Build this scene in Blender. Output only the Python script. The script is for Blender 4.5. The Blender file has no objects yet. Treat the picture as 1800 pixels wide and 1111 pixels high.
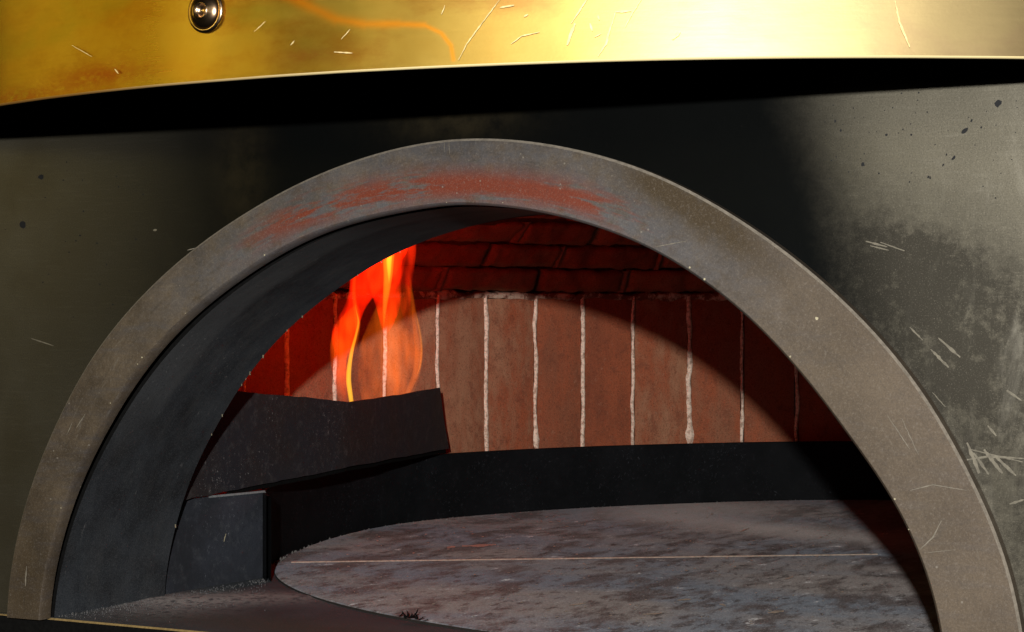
import bpy, math, random
from mathutils import Vector, noise
random.seed(7)
S = bpy.context.scene
COL = S.collection
# ------------------------------------------------------------------ camera
FPX = 3268.0; TH = math.radians(26)
CAM = Vector((.559, -1.063, .2185))
FW = Vector((-math.sin(TH), math.cos(TH), 0)); RT = Vector((math.cos(TH), math.sin(TH), 0)); UP = Vector((0, 0, 1))
cd = bpy.data.cameras.new('camera'); cam = bpy.data.objects.new('camera', cd); COL.objects.link(cam)
cam.location = CAM; cam.rotation_euler = (math.pi/2, 0, TH)
cd.sensor_width = 36; cd.lens = FPX/1800*36; cd.clip_start = .02; cd.clip_end = 50
S.camera = cam
# ------------------------------------------------------------------ light
w = bpy.data.worlds.new('World'); S.world = w; w.use_nodes = True
w.node_tree.nodes['Background'].inputs[0].default_value = (.8, .75, .6, 1)
w.node_tree.nodes['Background'].inputs[1].default_value = .003
def lamp(name, typ, loc, power, color, target=None, **kw):
    l = bpy.data.lights.new(name, typ); l.energy = power; l.color = color
    for k, v in kw.items(): setattr(l, k, v)
    o = bpy.data.objects.new(name, l); COL.objects.link(o); o.location = loc
    if target: o.rotation_euler = (Vector(target)-Vector(loc)).to_track_quat('-Z', 'Y').to_euler()
    return o
lamp('camera_flash', 'POINT', (.655, -1.40, .367), 140, (1, .96, .90), shadow_soft_size=.012)
lamp('hood_fill_light', 'AREA', (.13, -1.75, .62), .5, (1, .93, .74), (.13, 0, .62), shape='RECTANGLE', size=.84, size_y=.62)  # added fill light for the hood, not an actual window
lamp('room_wall_lamp', 'AREA', (-1.85, -1.15, .75), 2.6, (1, .74, .12), (-.2, -.1, .3), shape='RECTANGLE', size=1.7, size_y=.7)
lamp('room_spot_lamp', 'AREA', (-1.285, -1.659, .60), .8, (1, .86, .30), (-.05, -.2, .36), shape='DISK', size=.20)
lamp('room_spot_lamp', 'AREA', (-.546, -2.0, .61), .7, (1, .84, .45), (.07, -.2, .36), shape='DISK', size=.18)
S.render.engine = 'CYCLES'
S.view_settings.view_transform = 'Standard'; S.view_settings.look = 'None'
S.view_settings.exposure = 0; S.view_settings.gamma = 1; S.view_settings.use_curve_mapping = False
S.cycles.use_denoising = True
S.cycles.max_bounces = 8; S.cycles.transparent_max_bounces = 24; S.cycles.volume_bounces = 0

# ------------------------------------------------------------------ geometry helpers
def ray(px, py): return FW + RT*((px-900)/FPX) + UP*((555.5-py)/FPX)
def onY(px, py, Y=0.):
    d = ray(px, py); return CAM + d*((Y-CAM.y)/d.y)
def onZ(px, py, Z=0.):
    d = ray(px, py); return CAM + d*((Z-CAM.z)/d.z)
def onD(px, py, d): return CAM + ray(px, py)*d

def tag(o, label, cat, group=None, kind=None):
    if label: o['label'] = label
    if cat: o['category'] = cat
    if group: o['group'] = group
    if kind: o['kind'] = kind
    return o
def empty(name, loc):
    o = bpy.data.objects.new(name, None); COL.objects.link(o); o.location = loc; o.empty_display_size = .05
    return o
def wloc(o):
    v = Vector((0, 0, 0))
    while o: v += o.location; o = o.parent
    return v
class MB:
    def __init__(s): s.v = []; s.f = []; s.m = []; s.sm = []
    def add(s, vs, fs, mat=0, smooth=False):
        n = len(s.v); s.v += [Vector(v) for v in vs]
        for f in fs: s.f.append([i+n for i in f]); s.m.append(mat); s.sm.append(smooth)
    def grid(s, rows, mat=0, smooth=True, close_u=False, close_v=False, flip=False):
        R, K = len(rows), len(rows[0]); vs = [v for r in rows for v in r]; fs = []
        for i in range(R if close_u else R-1):
            for j in range(K if close_v else K-1):
                q = [i*K+j, i*K+(j+1) % K, ((i+1) % R)*K+(j+1) % K, ((i+1) % R)*K+j]
                fs.append(q[::-1] if flip else q)
        s.add(vs, fs, mat, smooth)
    def build(s, name, mats, parent=None, bevel=0, seg=2, weld=False):
        off = wloc(parent) if parent else Vector((0, 0, 0))
        me = bpy.data.meshes.new(name); me.from_pydata([v-off for v in s.v], [], s.f)
        for m in (mats if isinstance(mats, (list, tuple)) else [mats]): me.materials.append(m)
        for p, mi, sm in zip(me.polygons, s.m, s.sm): p.material_index = mi; p.use_smooth = sm
        me.update()
        o = bpy.data.objects.new(name, me); COL.objects.link(o); o.parent = parent
        if bevel:
            b = o.modifiers.new('bevel', 'BEVEL'); b.width = bevel; b.segments = seg; b.limit_method = 'ANGLE'; b.angle_limit = .6
        return o

# ------------------------------------------------------------------ node helpers
class E:                                   # a socket or a number with arithmetic
    def __init__(s, T, v): s.T = T; s.v = v
    def _m(s, op, *a, clamp=False):
        n = s.T.nodes.new('ShaderNodeMath'); n.operation = op; n.use_clamp = clamp
        for i, x in enumerate((s,)+a):
            x = x.v if isinstance(x, E) else x
            if isinstance(x, (int, float)): n.inputs[i].default_value = x
            else: s.T.links.new(x, n.inputs[i])
        return E(s.T, n.outputs[0])
    def __add__(s, o): return s._m('ADD', o)
    def __sub__(s, o): return s._m('SUBTRACT', o)
    def __mul__(s, o): return s._m('MULTIPLY', o)
    def __truediv__(s, o): return s._m('DIVIDE', o)
    __radd__ = __add__; __rmul__ = __mul__
    def __rsub__(s, o): return (s*-1)+o
    def sqrt(s): return s._m('SQRT')
    def sq(s): return s*s
    def exp(s): return s._m('EXPONENT')
    def abs(s): return s._m('ABSOLUTE')
    def pow(s, p): return s._m('POWER', p)
    def sat(s): return s._m('ADD', 0., clamp=True)
    def step(s, a, b):                     # smooth ramp 0..1 from a to b
        n = s.T.nodes.new('ShaderNodeMapRange'); n.interpolation_type = 'SMOOTHSTEP'
        s.T.links.new(s.v, n.inputs[0]); n.inputs[1].default_value = a; n.inputs[2].default_value = b
        return E(s.T, n.outputs[0])
class Mat:
    def __init__(s, name, **kw):
        s.mat = bpy.data.materials.new(name); s.mat.use_nodes = True; s.T = s.mat.node_tree
        s.b = s.T.nodes['Principled BSDF']
        tc = s.T.nodes.new('ShaderNodeTexCoord'); s.P = tc.outputs['Object']
        sp = s.T.nodes.new('ShaderNodeSeparateXYZ'); s.T.links.new(s.P, sp.inputs[0])
        s.x, s.y, s.z = (E(s.T, sp.outputs[i]) for i in range(3))
        for k, v in kw.items(): s.set(k.replace('_', ' '), v)
    def set(s, k, v):
        if k in ('Color', 'color'): k = 'Base Color'
        if isinstance(v, E): s.T.links.new(v.v, s.b.inputs[k])
        elif isinstance(v, bpy.types.NodeSocket): s.T.links.new(v, s.b.inputs[k])
        elif isinstance(v, tuple): s.b.inputs[k].default_value = (*v, 1)
        else: s.b.inputs[k].default_value = v
    def noise(s, scale, detail=4, rough=.55, stretch=(1, 1, 1), dist=0, off=(0, 0, 0), rot=(0, 0, 0)):
        mp = s.T.nodes.new('ShaderNodeMapping'); s.T.links.new(s.P, mp.inputs[0])
        mp.inputs['Scale'].default_value = stretch; mp.inputs['Location'].default_value = off; mp.inputs['Rotation'].default_value = rot
        n = s.T.nodes.new('ShaderNodeTexNoise'); s.T.links.new(mp.outputs[0], n.inputs['Vector'])
        n.inputs['Scale'].default_value = scale; n.inputs['Detail'].default_value = detail
        n.inputs['Roughness'].default_value = rough; n.inputs['Distortion'].default_value = dist
        return E(s.T, n.outputs[0])
    def polar(s, ka, kr, scale, detail=7, rough=.7, cx=0., off=0.):     # noise running along the arch
        ang = (s.z+.02)._m('ARCTAN2', s.x-cx); rr = (((s.x-cx)/.343).sq()+(s.z/.31).sq()).sqrt()
        cb = s.T.nodes.new('ShaderNodeCombineXYZ')
        s.T.links.new((ang*ka+off).v, cb.inputs[0]); s.T.links.new((rr*kr).v, cb.inputs[1]); s.T.links.new((s.y*kr*3).v, cb.inputs[2])
        n = s.T.nodes.new('ShaderNodeTexNoise'); s.T.links.new(cb.outputs[0], n.inputs['Vector'])
        n.inputs['Scale'].default_value = scale; n.inputs['Detail'].default_value = detail; n.inputs['Roughness'].default_value = rough
        return E(s.T, n.outputs[0])
    def voro(s, scale, stretch=(1, 1, 1), off=(0, 0, 0)):
        mp = s.T.nodes.new('ShaderNodeMapping'); s.T.links.new(s.P, mp.inputs[0])
        mp.inputs['Scale'].default_value = stretch; mp.inputs['Location'].default_value = off
        n = s.T.nodes.new('ShaderNodeTexVoronoi'); s.T.links.new(mp.outputs[0], n.inputs['Vector'])
        n.inputs['Scale'].default_value = scale
        return E(s.T, n.outputs['Distance'])
    def mix(s, f, a, b):
        n = s.T.nodes.new('ShaderNodeMix'); n.data_type = 'RGBA'
        if isinstance(f, E): s.T.links.new(f.v, n.inputs[0])
        else: n.inputs[0].default_value = f
        for i, x in ((6, a), (7, b)):
            if isinstance(x, tuple): n.inputs[i].default_value = (*x, 1)
            else: s.T.links.new(x, n.inputs[i])
        return n.outputs[2]
    def bump(s, h, strength=.3, dist=.001):
        n = s.T.nodes.new('ShaderNodeBump'); s.T.links.new(h.v, n.inputs['Height'])
        n.inputs['Strength'].default_value = strength; n.inputs['Distance'].default_value = dist
        s.T.links.new(n.outputs[0], s.b.inputs['Normal'])
    def blob(s, cx, cz, rx, rz, rot=0, ax='xz'):   # soft elliptical mask
        u = getattr(s, ax[0])-cx; v = getattr(s, ax[1])-cz
        c, sn = math.cos(rot), math.sin(rot)
        a = (u*c+v*sn)/rx; b = (v*c-u*sn)/rz
        return ((a.sq()+b.sq())*-1).exp()

# ------------------------------------------------------------------ materials
def mat_panel():                            # smoked dark steel front panel
    m = Mat('smoked_steel')
    n1 = m.noise(9, 6, .6); n2 = m.noise(60, 8, .7); n3 = m.noise(420, 4, .6); br = m.noise(40, 5, .6, (1, 1, 12), rot=(0, .25, 0))
    film = m.blob(.43, .08, .17, .16)+m.blob(.30, .245, .055, .028, -.45)*.8+m.blob(.34, .19, .08, .05)*.7+m.blob(.27, .24, .05, .05)*.6   # cooked-on mottled grease film
    pat = m.noise(130, 10, .8)
    mott = (film*1.6*(pat*.6+m.noise(30, 6, .7)*.4).step(.26, .72)).sat()
    c = m.mix(n1.step(.3, .7), (.080, .074, .056), (.112, .103, .078))
    c = m.mix(br.step(.5, .8)*.35, c, (.17, .16, .13))
    c = m.mix(mott*.85, c, (.018, .016, .012))
    gr = m.noise(1200, 2, .8); c = m.mix(gr.step(.5, .7)*.5, c, (.03, .03, .024)); c = m.mix(gr.step(.44, .3)*.3, c, (.24, .22, .18))
    rub = m.noise(11, 7, .7, (5, 1, 1), dist=.6); c = m.mix((rub.step(.50, .72)*m.blob(.40, .22, .07, .12)*.7).sat(), c, (.19, .18, .15))
    # heat-blackened zone round and above the mouth, with a ragged right border
    edge = (m.z*-1+.34).sat()*.42+(n1-.5)*.06+(pat-.5)*.03
    bl = ((m.x*-1+.256)+edge*.62).step(-.022, .048)*(m.x+.24+(n1-.5)*.1).step(-.20, .10)
    c = m.mix((bl*.985).sat(), c, (.0035, .0042, .0045))
    left = (m.x*-1-.16).step(0, .25)*m.noise(5, 5, .6).step(.35, .65)
    c = m.mix(left*.6, c, (.036, .028, .012))
    patch = m.blob(.0, .345, .045, .013)+m.blob(-.165, .325, .02, .05)*.6
    c = m.mix((patch*n2.step(.2, .7)*.35).sat(), c, (.09, .07, .035))
    c = m.mix(n3.step(.62, .75)*.3, c, (.02, .02, .02))
    m.set('Base Color', c); m.set('Metallic', .6); m.set('Specular IOR Level', (bl*-1+1.)*.25)
    m.set('Roughness', (n1*.08+n2*.08+mott*.15+.32))
    m.bump(n3*.5+br*.5+n2*.6, .14, .0006)
    return m.mat
def mat_ring():
    m = Mat('scorched_steel')
    n1 = m.noise(20, 8, .72); n2 = m.noise(90, 7, .7); n3 = m.noise(600, 3, .6); st = m.noise(30, 6, .65, (1, 1, 5), rot=(0, .6, 0))
    r = ((m.x/.343).sq()+(m.z/.31).sq()).sqrt()                # 1 along the middle of the ring
    c = m.mix(n1.step(.3, .7), (.044, .033, .023), (.112, .086, .060))
    c = m.mix((st.step(.45, .75)*.6).sat(), c, (.065, .062, .066))
    # cooler grey lip worn by the peel near the inner edge, over the crown
    lip = (r*-1+1.0).step(-.02, .05)*m.z.step(.18, .28)*n2.step(.25, .6)
    c = m.mix((lip*.6).sat(), c, (.115, .118, .135))
    crown = m.z.step(.20, .31)*.6
    c = m.mix(crown*n2.step(.2, .8)*1.3, c, (.072, .078, .092))
    arcs = m.polar(1, 7, 12); c = m.mix(arcs.step(.52, .70)*.5, c, (.034, .030, .027)); c = m.mix(arcs.step(.42, .30)*.4, c, (.16, .145, .125))
    # rust-red heat marks over the crown
    brush = m.polar(1, 6, 9, off=3.3); big = m.noise(13, 3, .5, off=(3, 0, 0))
    band = (((r-.975)/.030).sq()*-1).exp()*m.x.step(-.185, -.10)*(m.x*-1).step(-.165, -.09)*m.z.step(.18, .24)
    red = (band*((brush*.75+big*.25+m.blob(.005, .31, .035, .02)*.12+m.blob(.075, .30, .04, .02)*.08)+m.blob(-.12, .255, .05, .03)*.07).step(.455, .57)*1.1).sat()
    c = m.mix(red, c, (.155, .030, .015))
    c = m.mix(m.x.step(.10, .32)*.55, c, (.098, .072, .048))
    # brown streaks; right-shoulder diagonal is an environment reflection painted into the colour
    g = None
    for px, py, rx, rz, rot, k in ((1250, 385, .042, .011, .62, 1.6), (1150, 330, .035, .008, .5, .8), (1480, 600, .02, .03, 0, .2), (60, 950, .02, .04, 0, .5), (40, 1040, .02, .03, 0, .6)):
        q = onY(px, py, -.012); b = m.blob(q.x, q.z, rx, rz, -rot)*k; g = b if g is None else g+b
    c = m.mix((g*n1.step(.2, .6)).sat(), c, (.045, .030, .014))
    gr = m.noise(1300, 2, .8); c = m.mix(gr.step(.5, .68)*.28, c, (.03, .027, .025)); c = m.mix(gr.step(.46, .32)*.2, c, (.22, .19, .16)); c = m.mix(n3.step(.55, .75)*.35, c, (.03, .028, .026)); c = m.mix(n3.step(.45, .25)*.3, c, (.20, .18, .16)); c = m.mix(n2.step(.55, .72)*.35, c, (.045, .04, .036))
    spk = m.voro(110)._m('LESS_THAN', .07)*m.noise(8, 2)._m('GREATER_THAN', .5)
    c = m.mix(spk*.6, c, (.22, .2, .17))
    m.set('Base Color', c); m.set('Metallic', .15); m.set('Roughness', n1*.2+n2*.1+.33); m.set('Specular IOR Level', .35)
    m.bump(n2*.5+n3*.35+st*.4, .22, .0006)
    return m.mat
def mat_dark(name, base, dust, bluish, rough=.6, metal=.0, dustf=(.55, .75), bump=.25, sp=.4):
    m = Mat(name)
    n1 = m.noise(16, 6, .65); n2 = m.noise(110, 7, .72); n3 = m.noise(700, 3, .6); sp_ = m.noise(300, 6, .85)
    c = m.mix(n1.step(.35, .65), base, bluish)
    c = m.mix((n2.step(*dustf)*.5).sat(), c, dust)
    c = m.mix((sp_.step(.58, .66)*m.noise(14, 4, .6, off=(7, 0, 2)).step(.42, .68)*1.1).sat(), c, tuple(min(1, d*3.6) for d in dust)); c = m.mix(sp_.step(.42, .34)*.7, c, tuple(v*.35 for v in base))
    m.set('Base Color', c); m.set('Metallic', metal); m.set('Roughness', n1*.2+n2*.15+rough-.15); m.set('Specular IOR Level', sp)
    m.bump(n2*.6+n3*.5+sp_*.3, bump, .0007)
    return m.mat
def mat_sleeve():
    m = Mat('blackened_sleeve_steel')
    ar = m.polar(.8, 2.2, 9); n1 = m.noise(14, 7, .7); n2 = m.noise(120, 7, .75); n3 = m.noise(320, 4, .8)
    c = m.mix(n1.step(.3, .65), (.010, .011, .013), (.026, .031, .038))
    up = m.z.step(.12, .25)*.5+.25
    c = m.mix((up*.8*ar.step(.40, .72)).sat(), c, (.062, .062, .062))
    c = m.mix(ar.step(.48, .30)*.5, c, (.009, .010, .012))
    lip = (m.y*-1+.052).step(0, .012)*(n2*.5+.5)*m.z.step(.10, .20)
    c = m.mix(lip*.6, c, (.085, .088, .092))
    c = m.mix(n2.step(.58, .75)*.5, c, (.06, .062, .065))
    gr = m.noise(900, 2, .8); c = m.mix((n3.step(.60, .68)*m.noise(12, 4, .6, off=(3, 0, 2)).step(.45, .7)).sat(), c, (.17, .17, .165)); c = m.mix(gr.step(.5, .7)*.5, c, (.06, .062, .066)); c = m.mix(gr.step(.46, .3)*.6, c, (.006, .007, .008))
    sc = m.noise(55, 6, .75, (1, 4, 1), rot=(.3, 0, .2)); c = m.mix((sc.step(.62, .72)*.7).sat(), c, (.13, .13, .13))
    m.set('Base Color', c); m.set('Roughness', n1*.2+.5); m.set('Specular IOR Level', .35); m.bump(n2*.6+ar*.8, .35, .0009)
    return m.mat
def mat_brass():
    m = Mat('tinted_brass')
    n1 = m.noise(8, 6, .6); br = m.noise(35, 6, .7, (1, 1, 16)); n2 = m.noise(140, 6, .7, (1, 1, 2)); n3 = m.noise(600, 3, .6)
    tint = (m.x*-1).step(-.02, .30)
    c = m.mix(n1.step(.3, .7), (.50, .30, .035), (.62, .42, .08))
    bl2 = m.noise(14, 6, .65, (1, 1, 2)); c = m.mix(bl2.step(.42, .66)*.75, c, (.40, .17, .015)); bl3 = m.noise(10, 4, .5, (1, 1, 2.5), off=(4, 1, 3)); c = m.mix(bl3.step(.48, .68)*.6*(m.x*-1).step(-.12, .05), c, (.34, .33, .05))
    c = m.mix(m.x.step(.02, .30)*.75, c, (.275, .235, .15))         # duller, whiter base to the right, painted in to tame the flash highlight
    c = m.mix(tint*.5, c, (.50, .32, .04))
    # red-brown oxide along the lower left edge
    ox = None
    for px, py, rx, rz, k in ((60, 165, .05, .007, 1), (190, 135, .04, .006, .7), (20, 120, .03, .008, .5), (520, 105, .02, .004, .5)):
        q = onZ(px, py, .357); b = m.blob(q.x, .352+(183-py)*0+(.0 if py > 150 else .008), rx, rz)*k; ox = b if ox is None else ox+b
    c = m.mix((ox*n2.step(.25, .6)*.85).sat(), c, (.42, .13, .03))
    # orange line curling down to the edge
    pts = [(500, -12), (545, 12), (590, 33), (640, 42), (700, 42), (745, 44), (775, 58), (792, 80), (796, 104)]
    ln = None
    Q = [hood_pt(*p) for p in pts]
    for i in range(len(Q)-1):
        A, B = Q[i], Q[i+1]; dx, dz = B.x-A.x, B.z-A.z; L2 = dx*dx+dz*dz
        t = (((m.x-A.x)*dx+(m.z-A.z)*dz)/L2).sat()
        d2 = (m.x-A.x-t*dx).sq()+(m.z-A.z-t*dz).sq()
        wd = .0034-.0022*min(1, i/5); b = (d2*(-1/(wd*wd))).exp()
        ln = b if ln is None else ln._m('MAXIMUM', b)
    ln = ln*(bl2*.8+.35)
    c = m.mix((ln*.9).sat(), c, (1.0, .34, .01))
    m.set('Base Color', c); m.set('Metallic', 1.)
    m.set('Roughness', n1*.08+br*.08+m.x.step(-.16, .14)*.24+.17)
    m.bump(br*.4+n2*.45+n3*.2, .10, .0006)
    return m.mat
def mat_brick():
    m = Mat('fire_brick')
    at = m.T.nodes.new('ShaderNodeAttribute'); at.attribute_name = 'tone'; tn = E(m.T, at.outputs['Fac'])
    n1 = m.noise(26, 8, .7, (1, 1, .4)); n2 = m.noise(150, 8, .8); n3 = m.noise(500, 4, .7)
    c = m.mix(n1.step(.3, .7), (.34, .096, .043), (.20, .056, .028))
    c = m.mix((tn*n1.step(.35, .65)).sat(), c, (.38, .20, .115))
    c = m.mix(m.noise(60, 7, .75).step(.50, .66)*.5, c, (.15, .05, .03)); c = m.mix(n3.step(.52, .68)*.6, c, (.08, .027, .016))
    c = m.mix(n2.step(.56, .70)*.45, c, (.40, .24, .16))
    gr = m.noise(900, 3, .8); c = m.mix(gr.step(.5, .68)*.45, c, (.10, .035, .02)); c = m.mix(gr.step(.44, .3)*.35, c, (.48, .26, .17))
    m.set('Base Color', c); m.set('Roughness', .9); m.set('Specular IOR Level', .2)
    m.bump(n2*.6+n3*.6, .35, .001)
    return m.mat
def mat_mortar():
    m = Mat('pale_mortar'); n2 = m.noise(220, 6, .7); n1 = m.noise(50, 4)
    c = m.mix(n2.step(.35, .6), (.38, .26, .19), (.85, .70, .57)); c = m.mix(n1.step(.55, .7)*.5, c, (.80, .68, .56))
    m.set('Base Color', c); m.set('Roughness', .95); m.bump(n2, .6, .001); return m.mat
def mat_bed():
    m = Mat('crumbling_mortar_bed'); n = m.noise(90, 8, .75); n2 = m.noise(25, 5, .6)
    c = m.mix((n*.6+n2*.4).step(.45, .56), (.16, .06, .035), (.62, .50, .38)); m.set('Base Color', c); m.set('Roughness', .95); m.bump(n, .8, .002); return m.mat
def mat_stone():
    m = Mat('baking_stone'); a = .56; R_ = (0, 0, -a)
    st = m.noise(24, 9, .70, (1, .42, 1)); s2 = m.noise(95, 9, .75, (1, .5, 1)); big = m.noise(4.5, 5, .6, (1, 1.6, 1), rot=R_, off=(2, 1, 0)); n3 = m.noise(330, 4, .75); n4 = m.noise(45, 9, .75, (1, .6, 1), off=(5, 2, 0))
    c = m.mix(big.step(.38, .62), (.105, .122, .148), (.155, .142, .138))
    c = m.mix(st.step(.46, .60)*.85, c, (.048, .038, .037))
    c = m.mix(s2.step(.52, .62)*.8, c, (.024, .020, .020))
    red = m.blob(-.30, .60, .11, .20, -.35, 'xy')+m.blob(-.14, .86, .22, .13, .5, 'xy')*.8
    c = m.mix((red*n4.step(.30, .58)*.75).sat(), c, (.17, .045, .030))
    c = m.mix((s2*.45+n4*.55).step(.43, .36)*.85, c, (.42, .42, .43))          # floury chalk smears
    edge = m.blob(-.30, .30, .10, .13, 0, 'xy')+m.blob(-.14, .155, .16, .05, -.35, 'xy')
    c = m.mix((edge*(s2*.5+.45)).sat(), c, (.30, .285, .275))
    c = m.mix(n3.step(.60, .70)*.45, c, (.42, .40, .38)); c = m.mix(n3.step(.40, .30)*.6, c, (.03, .027, .027))
    gr = m.noise(800, 3, .8, (1, .5, 1)); c = m.mix(gr.step(.5, .68)*.5, c, (.055, .045, .042)); c = m.mix(gr.step(.45, .3)*.4, c, (.42, .41, .40))
    m.set('Base Color', c); m.set('Roughness', .6); m.set('Specular IOR Level', .4); m.set('Diffuse Roughness', 1.)
    m.bump(s2*.7+n3*.7+st*.4, .7, .0014)
    return m.mat
def mat_deck():
    m = Mat('sooty_deck_steel')
    n1 = m.noise(12, 6, .65); n2 = m.noise(130, 7, .75); n3 = m.noise(500, 4, .8)
    ash = m.blob(-.27, .135, .075, .03, .55, 'xy')+m.blob(-.29, .08, .05, .05, 0, 'xy')*.6
    c = m.mix(n1.step(.3, .7), (.028, .034, .040), (.058, .070, .084))
    c = m.mix(m.blob(-.16, .04, .12, .035, 0, 'xy')*.8, c, (.050, .045, .034))
    c = m.mix((ash*1.2*n2.step(.34, .56)*.9).sat(), c, (.34, .33, .32))
    c = m.mix(n3.step(.62, .70)*.5, c, (.5, .48, .45))
    m.set('Base Color', c); m.set('Roughness', .7); m.bump(n2*.8+n3*.8, .6, .0012); return m.mat
def flat(name, col, rough=.8, metal=0, sp=.3, bump=0):
    m = Mat(name); n = m.noise(300, 5, .7); c = m.mix(n.step(.3, .7), col, tuple(v*.6 for v in col))
    m.set('Base Color', c); m.set('Roughness', rough); m.set('Metallic', metal); m.set('Specular IOR Level', sp)
    if bump: m.bump(n, bump, .001)
    return m.mat
def flame_mat(name, col, strength, streak=.0):
    mt = bpy.data.materials.new(name); mt.use_nodes = True; T = mt.node_tree; T.nodes.clear()
    out = T.nodes.new('ShaderNodeOutputMaterial'); em = T.nodes.new('ShaderNodeEmission')
    em.inputs[0].default_value = (*col, 1); em.inputs[1].default_value = strength
    if streak:
        tc = T.nodes.new('ShaderNodeTexCoord'); mp = T.nodes.new('ShaderNodeMapping'); mp.inputs['Scale'].default_value = (1, 1, .16)
        nz = T.nodes.new('ShaderNodeTexNoise'); nz.inputs['Scale'].default_value = 75; nz.inputs['Detail'].default_value = 2; nz.inputs['Distortion'].default_value = .6
        mr = T.nodes.new('ShaderNodeMapRange'); mr.inputs[1].default_value = .35; mr.inputs[2].default_value = .65
        mr.inputs[3].default_value = strength*(1-streak); mr.inputs[4].default_value = strength*(1+streak)
        T.links.new(tc.outputs['Object'], mp.inputs[0]); T.links.new(mp.outputs[0], nz.inputs['Vector']); T.links.new(nz.outputs[0], mr.inputs[0]); T.links.new(mr.outputs[0], em.inputs[1])
    T.links.new(em.outputs[0], out.inputs['Volume'])
    return mt

# ------------------------------------------------------------------ traced outlines (real sizes on their own planes)
OUT = [(10,1070),(45,880),(100,740),(165,620),(300,470),(430,375),(600,290),(750,250),(860,243),(1000,260),(1150,305),(1320,400),(1450,500),(1600,660),(1700,830),(1770,990),(1795,1111)]
INN = [(90,1085),(110,960),(190,760),(300,600),(430,490),(560,415),(700,375),(860,362),(980,380),(1150,440),(1300,545),(1400,650),(1490,770),(1580,900),(1640,1050),(1650,1111)]
def profile(pts, Y, a, b, n, K=160, smooth=3):
    P = [onY(*p, Y=Y if p[0] > 860 or Y0L is None else Y+(Y0L-Y)*min(1, (860-p[0])/300)) for p in pts]
    def se(t):
        c, s = abs(math.cos(t)), abs(math.sin(t)); return ((c/a)**n+(s/b)**n)**(-1/n)
    R = sorted((math.atan2(max(p.z, .0), p.x), math.hypot(p.x, p.z)/se(math.atan2(p.z, p.x))) for p in P)
    def rat(t):
        if t <= R[0][0]: return R[0][1]
        if t >= R[-1][0]: return R[-1][1]
        for i in range(len(R)-1):
            if R[i][0] <= t <= R[i+1][0]:
                u = (t-R[i][0])/(R[i+1][0]-R[i][0]+1e-9); return R[i][1]*(1-u)+R[i+1][1]*u
    v = [rat(math.pi*i/K) for i in range(K+1)]
    for _ in range(smooth*6): v = [v[0]]+[(v[i-1]+2*v[i]+v[i+1])/4 for i in range(1, K)]+[v[-1]]
    res = []
    for i in range(K+1):
        t = math.pi-math.pi*i/K; r = se(t)*v[K-i]; res.append((r*math.cos(t), r*math.sin(t)))
    return res                                 # left foot -> crown -> right foot, (x, z)
Y0L = None
RO = profile(OUT, -.012, .362, .332, 1.9); RB = profile(INN, -.012, .320, .290, 1.82, smooth=5); Y0L = 0.
RI = profile(INN, -.012, .320, .290, 1.82)
def scaled(pr, k): 
    out = []
    for i, (x, z) in enumerate(pr):
        a = pr[max(i-1, 0)]; b = pr[min(i+1, len(pr)-1)]; tx, tz = b[0]-a[0], b[1]-a[1]; l = math.hypot(tx, tz)
        out.append((x-tz/l*k, z+tx/l*k))
    return out
HC = Vector((.122, .5925))
HP = [(475,1000),(520,968),(600,940),(700,918),(850,904),(1000,893),(1200,884),(1400,878),(1560,877),(520,1035),(620,1065),(750,1090),(890,1111)]
def hearth_r():
    R = []
    for p in HP:
        q = onZ(*p, Z=.003); R.append((math.atan2(q.y-HC.y, q.x-HC.x) % (2*math.pi), (Vector((q.x, q.y))-HC).length))
    R.sort(); K = 360; v = []
    # knots: fill the unseen right side with the mean radius
    R += [(math.radians(10), .535), (math.radians(40), .54), (math.radians(340), .53), (math.radians(300), .53)]; R.sort()
    for i in range(K):
        t = 2*math.pi*i/K; lo = max([r for r in R if r[0] <= t], default=(R[-1][0]-2*math.pi, R[-1][1])); hi = min([r for r in R if r[0] > t], default=(R[0][0]+2*math.pi, R[0][1]))
        u = (t-lo[0])/(hi[0]-lo[0]); v.append(lo[1]*(1-u)+hi[1]*u)
    for _ in range(60): v = [(v[i-1]+2*v[i]+v[(i+1) % K])/4 for i in range(K)]
    return v
HR = hearth_r()
def hpt(deg, dr=0., z=0.):
    r = HR[int(round(deg)) % 360]+dr; return Vector((HC.x+r*math.cos(math.radians(deg)), HC.y+r*math.sin(math.radians(deg)), z))
HOODC = Vector((.004, .5115)); HOODR = .7135
def hood_pt(px, py):
    d = ray(px, py); p = (CAM-Vector((HOODC.x, HOODC.y, 0))); p2 = Vector((p.x, p.y)); d2 = Vector((d.x, d.y))
    a = d2.dot(d2); b = p2.dot(d2); c = p2.dot(p2)-HOODR**2; dis = max(b*b-a*c, 0)
    return CAM+d*((-b-math.sqrt(dis))/a)

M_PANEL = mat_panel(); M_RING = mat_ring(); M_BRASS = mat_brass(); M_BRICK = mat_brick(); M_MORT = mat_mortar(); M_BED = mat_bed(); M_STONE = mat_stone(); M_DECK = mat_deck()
M_SLEEVE = mat_sleeve()
M_PLATE = mat_dark('scaled_plate_steel', (.020, .017, .017), (.062, .060, .060), (.014, .016, .021), .6, dustf=(.50, .72), bump=.9)
M_GUARD = mat_dark('guard_steel', (.016, .018, .023), (.055, .060, .068), (.024, .028, .038), .6, dustf=(.5, .75), bump=.4)
M_BAND = mat_dark('band_steel', (.0048, .0056, .0065), (.018, .020, .024), (.0075, .0085, .010), .62, bump=.3, sp=.06)
M_EDGE = flat('bare_steel_edge', (.26, .23, .19), .45, .1)
M_SCR = flat('scratch', (.17, .155, .12), .5, .3); M_CHIP = flat('chip', (.004, .005, .007), .7)
M_BLACK = flat('soot_and_shade_black', (.006, .006, .006), .9, sp=.05)
M_CHROME = flat('chromed_steel', (.85, .58, .36), .2, 1.)
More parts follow.
